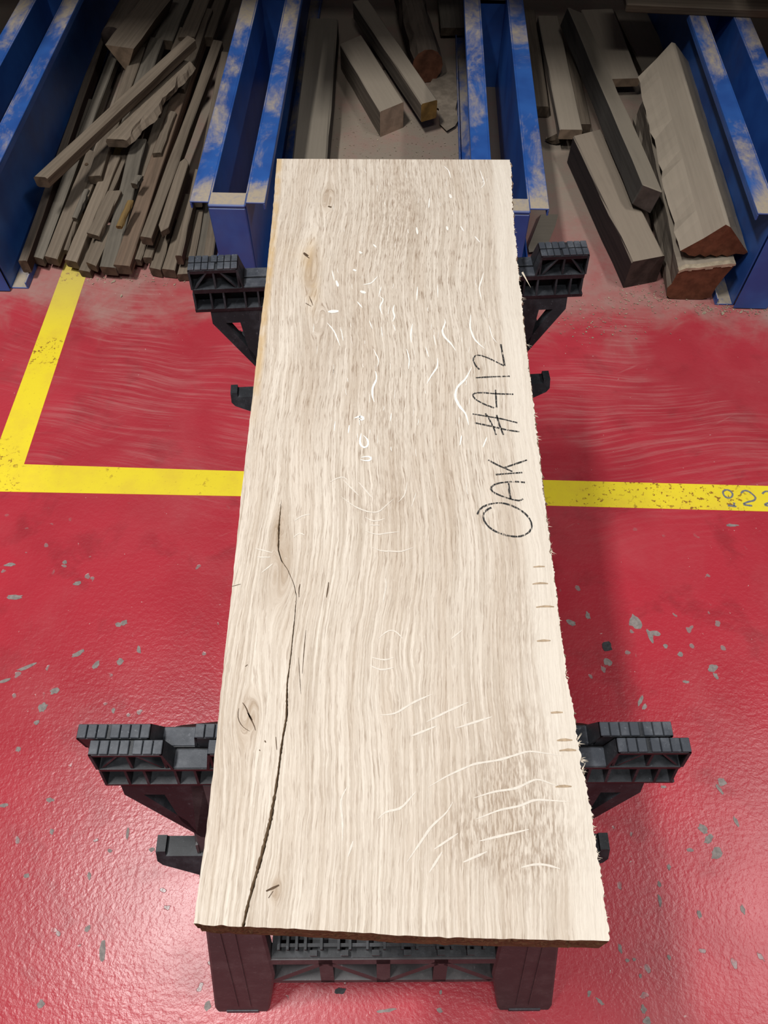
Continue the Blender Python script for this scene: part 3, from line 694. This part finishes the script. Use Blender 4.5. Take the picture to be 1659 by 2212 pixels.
# ------------------------------------------------------------------ the oak slab
ZTOP, ZBOT = .852, ZT+.0015
Lp = [(598,343),(590,450),(575,600),(556,760),(537,930),(520,1080),(500,1280),(482,1440),(465,1620),(445,1800),(418,1996)]
Rp = [(1102,345),(1105,380),(1108,450),(1117,560),(1127,650),(1133,720),(1143,800),(1155,900),(1167,1000),(1180,1120),(1190,1190),(1203,1300),(1216,1400),(1230,1500),(1241,1560),(1262,1680),(1280,1770),(1300,1900),(1309,1970),(1315,2032)]
NPx = [(418,1996),(560,2004),(720,2011),(880,2022),(1050,2027),(1180,2030),(1315,2032)]
def world(L): return np.array([onz(*p, ZTOP)[:2] for p in L])
Lw, Rw, Nw = world(Lp), world(Rp), world(NPx)
Ck = [(640,343,0),(632,600,0),(622,850,0),(612,1000,0),(608,1078,0),(605,1110,3),(602,1140,5),(601,1190,3.5),(608,1213,3),(622,1235,2),(634,1262,1.6),(640,1290,1.6),(637,1330,2),(628,1420,2.6),(620,1480,3.6),(619,1550,5),(610,1600,4.5),(600,1680,5),(585,1770,7),(565,1850,7.5),(548,1910,6.5),(537,1950,6),(525,2003,5.5)]
Cw = np.array([[*onz(a, b_, ZTOP)[:2], k] for a, b_, k in Ck])
NR, NL, NRr = 560, 34, 150
def ip(y, W, c=0): 
    o_ = np.argsort(W[:, 1]); return np.interp(y, W[o_, 1], W[o_, c])
sv = np.linspace(0, 1, NR)
wav = lambda n, a: np.convolve(rng.normal(size=n+40), np.hanning(9)/4, 'same')[20:-20]*a
jr = wav(NR, .0013)+rng.normal(size=NR)*.0005; jl = wav(NR, .0004)
nxs = np.linspace(Nw[0, 0], Nw[-1, 0], 200); nj = wav(200, .0006)
def near_y(x): return np.interp(x, Nw[:, 0], Nw[:, 1])+np.interp(x, nxs, nj)
def far_y(x): return np.interp(x, [Lw[0, 0], Rw[0, 0]], [Lw[0, 1], Rw[0, 1]])
rows = []; cwid = []
for i, s_ in enumerate(sv):
    yc = Nw[:, 1].mean()+(Lw[0, 1]-Nw[:, 1].mean())*s_
    xl = ip(yc, Lw)+jl[i]; xr = ip(yc, Rw)+jr[i]; xc = ip(yc, Cw)+wav(3, .0002)[0]; o_ = np.argsort(Cw[:, 1])
    wd = np.interp(yc, Cw[o_, 1], Cw[o_, 2])*.00048*(.75+.5*random.random())
    a = np.linspace(xl, xc-wd/2, NL); c_ = np.linspace(xc+wd/2, xr, NRr)
    x = np.concatenate([a, c_]); ny, fy = near_y(x), far_y(x)
    rows.append(np.stack([x, ny+(fy-ny)*s_], 1)); cwid.append(wd)
G = np.array(rows)                                     # NR x (NL+NRr) x 2
NC = NL+NRr
ztop = np.full((NR, NC), ZTOP)
# fields -------------------------------------------------------------
X, Y_ = G[..., 0], G[..., 1]
lean_ax = (Lw[0, 0]-Lw[-1, 0])/(Lw[0, 1]-Lw[-1, 1])*.55
psi = X-lean_ax*Y_+.004*np.sin(Y_*9+X*6)+.003*np.sin(Y_*21+1.3)
knot = np.zeros_like(X)
for (px, py, a, el) in [(606,1235,.016,.30),(601,1150,.009,.22),(538,1548,.013,.42),(597,1922,.006,.5),(672,585,.012,.22),(708,430,.013,.33),(690,690,.014,.35),(900,1410,.020,.45),(840,1520,.022,.35),(790,1060,.012,.4)]:
    c = onz(px, py, ZTOP); dx = X-c.x; dy = (Y_-c.y)*el; r2 = dx*dx+dy*dy; r = np.sqrt(r2)
    fac = np.exp(-r2/(3.2*a)**2); soft = a*a/(r2+.35*a*a)
    psi = psi - dx*soft*fac*(.22 if py in (1410, 1520, 1060) else .85)
    if py not in (1410, 1520, 1060, 690): knot = np.maximum(knot, np.clip(1.25-r/a, 0, 1))
xr_e = ip(Y_[:, -1], Rw)[:, None]; dR = xr_e-X; dL = X-ip(Y_[:, 0], Lw)[:, None]
sap = np.clip((.034-dR)/.006, 0, 1)*.8+np.clip((.075-dR)/.05, 0, 1)*.25
def blob(px, py, rx, ry):
    c = onz(px, py, ZTOP); sx = abs(onz(px+rx, py, ZTOP).x-c.x); sy = abs(onz(px, py+ry, ZTOP).y-c.y)
    return np.exp(-(((X-c.x)/sx)**2+((Y_-c.y)/sy)**2))
stain = np.clip(blob(1110,1690,100,110)+blob(1060,1800,110,80)+.9*blob(1150,1840,90,90)+.7*blob(860,450,60,140)+.5*blob(840,900,40,120)+.5*blob(1120,1330,40,130)+.6*blob(830,1090,60,40)+.4*blob(1130,1560,50,60)+.4*blob(760,700,40,60), 0, 1)
yel = np.clip((.012-dL)/.006, 0, 1)*np.clip((Y_-.62)/.1, 0, 1)*.9+.5*blob(668,560,10,45)+.5*blob(677,625,13,45)+.25*blob(650,560,40,40)
grey = np.clip(.5*blob(700,740,40,160)+.5*blob(590,1260,30,60), 0, 1)
heart = np.clip(blob(860,560,260,420)+.4*blob(900,950,280,200), 0, 1)

verts = np.concatenate([G.reshape(-1, 2), ztop.reshape(-1, 1)], 1)
idx = np.arange(NR*NC).reshape(NR, NC)
quad = lambda I: np.stack([I[:-1, :-1], I[:-1, 1:], I[1:, 1:], I[1:, :-1]], -1).reshape(-1, 4)
F = [quad(idx[:, :NL]), quad(idx[:, NL:])]; MI = [np.zeros(len(F[0]), int), np.zeros(len(F[1]), int)]
V = [verts]; nv = len(verts)
def addv(a):
    global nv
    s0 = nv; V.append(np.asarray(a, float).reshape(-1, 3)); nv += len(V[-1]); return s0
# crack walls: own vertices so that the rims stay sharp
cw = np.array(cwid); dep = np.minimum(.030, cw*11)
lx, rx_ = G[:, NL-1], G[:, NL]
bot = np.stack([(lx[:, 0]+rx_[:, 0])/2, (lx[:, 1]+rx_[:, 1])/2, ZTOP-dep], 1)
s0 = addv(np.concatenate([np.column_stack([lx, np.full(NR, ZTOP)]), bot, np.column_stack([rx_, np.full(NR, ZTOP)])]))
for k in range(2):
    a0 = s0+k*NR+np.arange(NR); b0 = a0+NR
    F.append(np.stack([a0[:-1], b0[:-1], b0[1:], a0[1:]], 1)); MI.append(np.full(NR-1, 3))
# sides, ends, underside
def wall(top, outward, mats, lay=4, rough=0.0, under=0.0):
    n = len(top); L_ = []
    for k in range(lay+1):
        t = k/lay; z = ZTOP+(ZBOT-ZTOP)*t
        o_ = outward*(under*t+(rough*rng.normal(size=(n, 1)) if 0 < k < lay else 0))
        L_.append(np.column_stack([top+o_, np.full(n, z)]))
    s0 = addv(np.concatenate(L_)); I = s0+np.arange((lay+1)*n).reshape(lay+1, n)
    q = quad(I); F.append(q); MI.append(np.full(len(q), mats)); return I[-1]
bl = wall(G[:, 0], np.array([[-1., 0]]), 2, under=.001)
br = wall(G[:, -1], np.array([[1., 0]]), 2, lay=6, rough=.0022, under=-.004)
bn = wall(G[0], np.array([[0, -1.]]), 1, lay=4, rough=.0006, under=.0035)
bf = wall(G[-1], np.array([[0, 1.]]), 1, lay=3)
s0 = addv(np.column_stack([np.stack([Lw[-1], Nw[-1], Rw[0], Lw[0]]), np.full(4, ZBOT)]))
Vv = np.concatenate(V); Fq = np.concatenate(F); mi = np.concatenate(MI)
faces = Fq.tolist()+[[s0+3, s0+2, s0+1, s0]]
c0 = Vector((float(X.mean()), float(Y_.mean()), ZBOT))
me = bpy.data.meshes.new('oak_slab'); me.from_pydata((Vv-np.array(c0)).tolist(), [], faces)
for k in ('oak', 'oak_end', 'oak_side', 'oak_side'): me.materials.append(M[k])
me.polygons.foreach_set('material_index', mi.tolist()+[2])
for nm, fld in (('psi', psi), ('knot', knot), ('sap', sap), ('stain', stain), ('yel', yel), ('grey', grey), ('heart', heart)):
    at = me.attributes.new(nm, 'FLOAT', 'POINT'); arr = np.zeros(len(Vv)); arr[:NR*NC] = fld.reshape(-1); at.data.foreach_set('value', arr)
me.update()
slab = bpy.data.objects.new('oak_slab', me); COL.objects.link(slab); slab.location = c0
tag(slab, 'pale sawn oak slab with a long crack, marked OAK #412, lying across two black sawhorses', 'slab')
tag(empty('x'), None) if False else None

def sl(px, py): 
    p = onz(px, py, ZTOP); return (p.x-c0.x, p.y-c0.y)
zt = ZTOP-ZBOT
# marker writing
b = MB()
W4 = [
 [(245,435),(205,400),(185,345),(190,300),(230,290),(330,325),(420,370),(485,402)], [(488,402),(470,310),(450,195)],
 [(210,515),(360,505),(535,500)],
 [(570,672),(400,668),(260,655),(165,665),(180,700),(260,755),(385,803)], [(400,630),(405,720),(410,800)],
 [(180,860),(330,885),(450,905),(610,945)], [(200,945),(370,980),(510,1015),(625,1030)], [(305,855),(350,930),(390,1010),(405,1060)], [(410,870),(430,950),(475,1060)],
 [(400,1440),(520,1430),(655,1420)], [(330,1300),(420,1350),(560,1410)], [(700,1300),(600,1335),(480,1375)],
 [(680,1515),(600,1505),(450,1515),(350,1545),(340,1590),(430,1635),(560,1680),(655,1695),(660,1670)], [(525,1520),(530,1600),(545,1675)],
 [(225,1820),(250,1760),(340,1720),(450,1705),(560,1735),(660,1790),(730,1860),(755,1930),(730,1990),(640,2035),(540,2030),(430,2000),(340,1950),(290,1890),(275,1830),(300,1780),(360,1755)]]
for st in W4: ribbon(b, [sl(980+x/4.423, 700+y/4.423) for x, y in st], .0022, zt+.0005, False)
tag(b.build('marker_writing', M['marker'], slab, fix=False), 'black marker handwriting reading OAK #412')
# ray flecks
b = MB()
A1 = [([(690,740),(715,750),(690,790),(705,830)],5),([(765,780),(755,810),(770,840),(755,865)],5),([(855,875),(845,930),(850,970)],5),([(1015,850),(1020,870),(1000,910),(1015,945),(1045,970),(1070,1010)],6),
 ([(1145,830),(1140,890),(1160,950),(1190,980),(1215,1000)],6),([(1235,880),(1250,940),(1275,970)],3),([(670,1110),(680,1150),(655,1190),(655,1240),(665,1265)],6),([(825,1000),(840,1050),(835,1100)],4),
 ([(980,1045),(980,1090),(950,1130),(925,1175)],5),([(1150,1090),(1120,1150),(1075,1190),(1065,1240),(1090,1290),(1120,1320),(1135,1380)],7),([(660,1000),(690,1060),(680,1090)],3),([(750,1320),(745,1360)],3),([(920,990),(935,1040)],3),
 ([(475,660),(485,690)],8),([(430,870),(465,910),(495,985)],4),([(435,815),(487,812)],14),([(565,1345),(600,1330),(620,1350),(600,1365),(590,1350)],7),([(600,1420),(590,1470),(610,1500),(635,1490),(635,1450),(610,1430)],6),([(600,1540),(640,1530),(660,1550),(620,1565),(595,1550)],5),
 ([(610,680),(650,675),(680,640)],4),([(660,480),(675,495)],6),([(1040,230),(1047,250)],8),([(1025,390),(1030,410)],7),([(1010,90),(1035,110),(1045,150)],4),([(1190,110),(1215,180),(1195,200)],4),([(700,690),(685,740)],3),([(880,690),(875,760)],4),([(980,680),(980,745)],3),
 ([(590,515),(602,525)],9),([(560,605),(575,612)],9),([(595,712),(622,722)],10),([(580,765),(605,795)],4),([(940,250),(935,300)],5),([(875,395),(880,430)],6),([(455,610),(465,660)],4),([(500,900),(510,960)],3),([(1095,390),(1110,415)],5),([(1165,440),(1190,470)],4),([(640,860),(655,900)],3),([(1210,620),(1185,700),(1200,760)],4),([(760,880),(770,910)],3),([(960,930),(970,980)],3),([(1100,1430),(1090,1480)],4),([(1225,1440),(1205,1490)],4),([(700,890),(705,940)],3),([(540,1380),(535,1420)],4),([(470,1360),(465,1410)],3)]
def R1(x, y): return sl(520+x/2.304, 320+y/2.304)
for pts, wd in A1: ribbon(b, [R1(*p) for p in pts], wd*.00050, zt+.0004)
for _ in range(70):
    x = random.uniform(330, 1240); y = random.uniform(80, 1500); l = random.uniform(15, 45); k = random.uniform(-8, 8)
    ribbon(b, [R1(x, y), R1(x+k, y+l*.5), R1(x-k*.6, y+l)], random.uniform(1.2, 2.6)*.00038, zt+.0004)
tag(b.build('ray_flecks', M['fleck_white'], slab, fix=False), 'bright wavy ray flecks', kind='stuff')
b = MB()
def R2(x, y): return sl(470+x/2.1, 980+y/2.1)
def R3(x, y): return sl(400+x/1.765, 1500+y/1.765)
A2 = [[(510,130),(540,110),(580,102),(592,128)],[(570,120),(640,190)],[(560,195),(620,240),(680,265),(730,268),(770,230),(800,205)],[(860,130),(850,190),(820,220)],[(670,290),(710,310),(760,295)],[(690,325),(735,325)],[(670,350),(720,370),(770,360),(825,355)],
 [(700,425),(740,445),(800,440),(820,450),(890,425)],[(760,565),(770,590),(755,640),(750,680)],[(730,840),(760,810),(790,795),(820,815),(840,840)],[(350,305),(380,280),(420,275)],[(345,380),(370,355),(395,370)],[(1130,130),(1125,170),(1135,185)],[(640,130),(700,200)],[(900,180),(880,240)],[(180,470),(240,470)],[(170,430),(250,450)],[(200,540),(250,500)],[(1060,840),(1110,800)],[(700,925),(760,940),(800,925)],[(690,960),(740,985),(800,970)]]
A3 = [[(735,475),(760,445),(820,440),(880,370)],[(925,355),(1000,310),(1100,265),(1200,250),(1310,215),(1440,235)],[(845,640),(900,560),(940,500),(1000,450),(1020,410)],[(1100,395),(1180,370),(1260,360),(1340,320),(1420,350)],[(1110,475),(1200,440),(1280,425),(1330,400),(1470,410)],[(1120,560),(1200,540),(1310,515)],[(1280,660),(1340,645),(1380,650),(1430,665)],[(950,590),(1040,530)],[(740,80),(800,75),(870,30),(940,0)],[(920,105),(1000,65),(1080,30)],[(1030,130),(1170,85)],[(860,160),(960,120)],[(930,680),(980,600)],[(1060,640),(1150,600)],[(620,350),(590,400),(600,480),(600,560)],[(640,560),(620,620)]]
for p in A2: ribbon(b, [R2(*q) for q in p], .0017, zt+.0004)
for p in A3: ribbon(b, [R3(*q) for q in p], .0022, zt+.0004)
tag(b.build('ray_flecks', M['fleck_soft'], slab, fix=False), 'soft beige slanting ray flecks', kind='stuff')
# dark checks and small knots
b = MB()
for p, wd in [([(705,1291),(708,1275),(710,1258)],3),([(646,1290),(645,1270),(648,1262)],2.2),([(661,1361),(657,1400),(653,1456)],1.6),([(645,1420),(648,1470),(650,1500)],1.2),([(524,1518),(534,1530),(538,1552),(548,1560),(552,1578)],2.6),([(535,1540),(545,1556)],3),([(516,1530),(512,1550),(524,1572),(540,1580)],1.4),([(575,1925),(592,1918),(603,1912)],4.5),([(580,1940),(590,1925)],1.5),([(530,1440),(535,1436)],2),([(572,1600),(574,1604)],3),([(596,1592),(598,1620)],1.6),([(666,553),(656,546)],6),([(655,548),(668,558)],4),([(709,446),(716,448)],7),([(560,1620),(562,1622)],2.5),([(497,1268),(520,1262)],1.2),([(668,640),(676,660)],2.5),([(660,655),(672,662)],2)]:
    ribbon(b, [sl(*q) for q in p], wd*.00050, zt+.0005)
b.build('knot_checks', M['knot_and_gap_shade'], slab, fix=False)
# saw marks and torn chips on the sapwood edge
b = MB()
for q in [(1152,1225),(1150,1262),(1158,1312),(1190,1540),(1203,1600),(1208,1622),(1160,1385),(1200,1700)]:
    wpx = random.uniform(24, 40); ribbon(b, [sl(q[0], q[1]), sl(q[0]+wpx*.5, q[1]-3), sl(q[0]+wpx, q[1]-1)], .0026, zt+.0004)
b.build('torn_saw_marks', M['saw_mark'], slab, fix=False)
# splinters along the waney edge
b = MB()
def tube(p, q, r):
    p, q = Vector(p), Vector(q); d = (q-p).normalized(); a = d.orthogonal().normalized(); c = d.cross(a)
    vs = [p+a*r, p+(c-a)*r*.6, p-(c+a)*r*.6, q]
    b.add([v-c0 for v in vs], [(0, 1, 3), (1, 2, 3), (2, 0, 3)])
Ro = np.argsort(Rw[:, 1])
def edge_pt(py):
    xs = [p[0] for p in Rp]; ys = [p[1] for p in Rp]; return float(np.interp(py, ys, xs))
def splint(py, n, l, spread=8):
    for _ in range(n):
        q = py+random.uniform(-spread, spread); p = onz(edge_pt(q)-1, q, ZTOP-random.uniform(.001, .012)); a = random.uniform(-1.2, 1.2)
        L_ = l*random.uniform(.25, .85); tube(p, p+Vector((math.cos(a)*L_, math.sin(a)*L_*1.1, random.uniform(-.4, .3)*L_)), random.uniform(.0003, .0007))
for py, n, l in [(500,4,.007),(540,4,.008),(600,5,.010),(650,7,.010),(745,3,.014),(790,2,.005),(900,7,.010),(950,6,.009),(985,4,.007),(1130,5,.009),(1190,8,.012),(1290,3,.006),(1340,3,.006),(1460,4,.008),(1600,8,.010),(1640,9,.010),(1670,7,.009),(1780,3,.006),(1850,4,.006),(1980,4,.005)]: splint(py, n, l)
for py in range(380, 2020, 22): splint(py, 2, .0035, 10)
p = onz(1128, 588, ZTOP-.004); tube(p, onz(1147, 622, ZTOP-.02), .0018)
tag(b.build('splinters', M['splinter'], slab, fix=False), 'pale splinters along the rough edge', kind='stuff')

# ------------------------------------------------------------------ hall lamps
for x, y, lx_, ly_, pw, lname in LAMPS:
    e = tag(empty('hall_lamp', (x, y, LAMP_H)), 'long white strip lamp hanging high over the workshop floor', 'lamp', 'strip lamps of the hall')
    b = MB(); b.box((-lx_/2-.03, -ly_/2-.03, .01), (lx_/2+.03, ly_/2+.03, .09)); b.build('housing', M['lamp_body'], e, bevel=.01)
    ld = bpy.data.lights.new(lname, 'AREA'); ld.shape = 'RECTANGLE'; ld.size = lx_; ld.size_y = ly_; ld.energy = pw; ld.color = (1.0, .985, .96); ld.spread = math.radians(118)
    lo = bpy.data.objects.new(lname, ld); COL.objects.link(lo); lo.parent = e
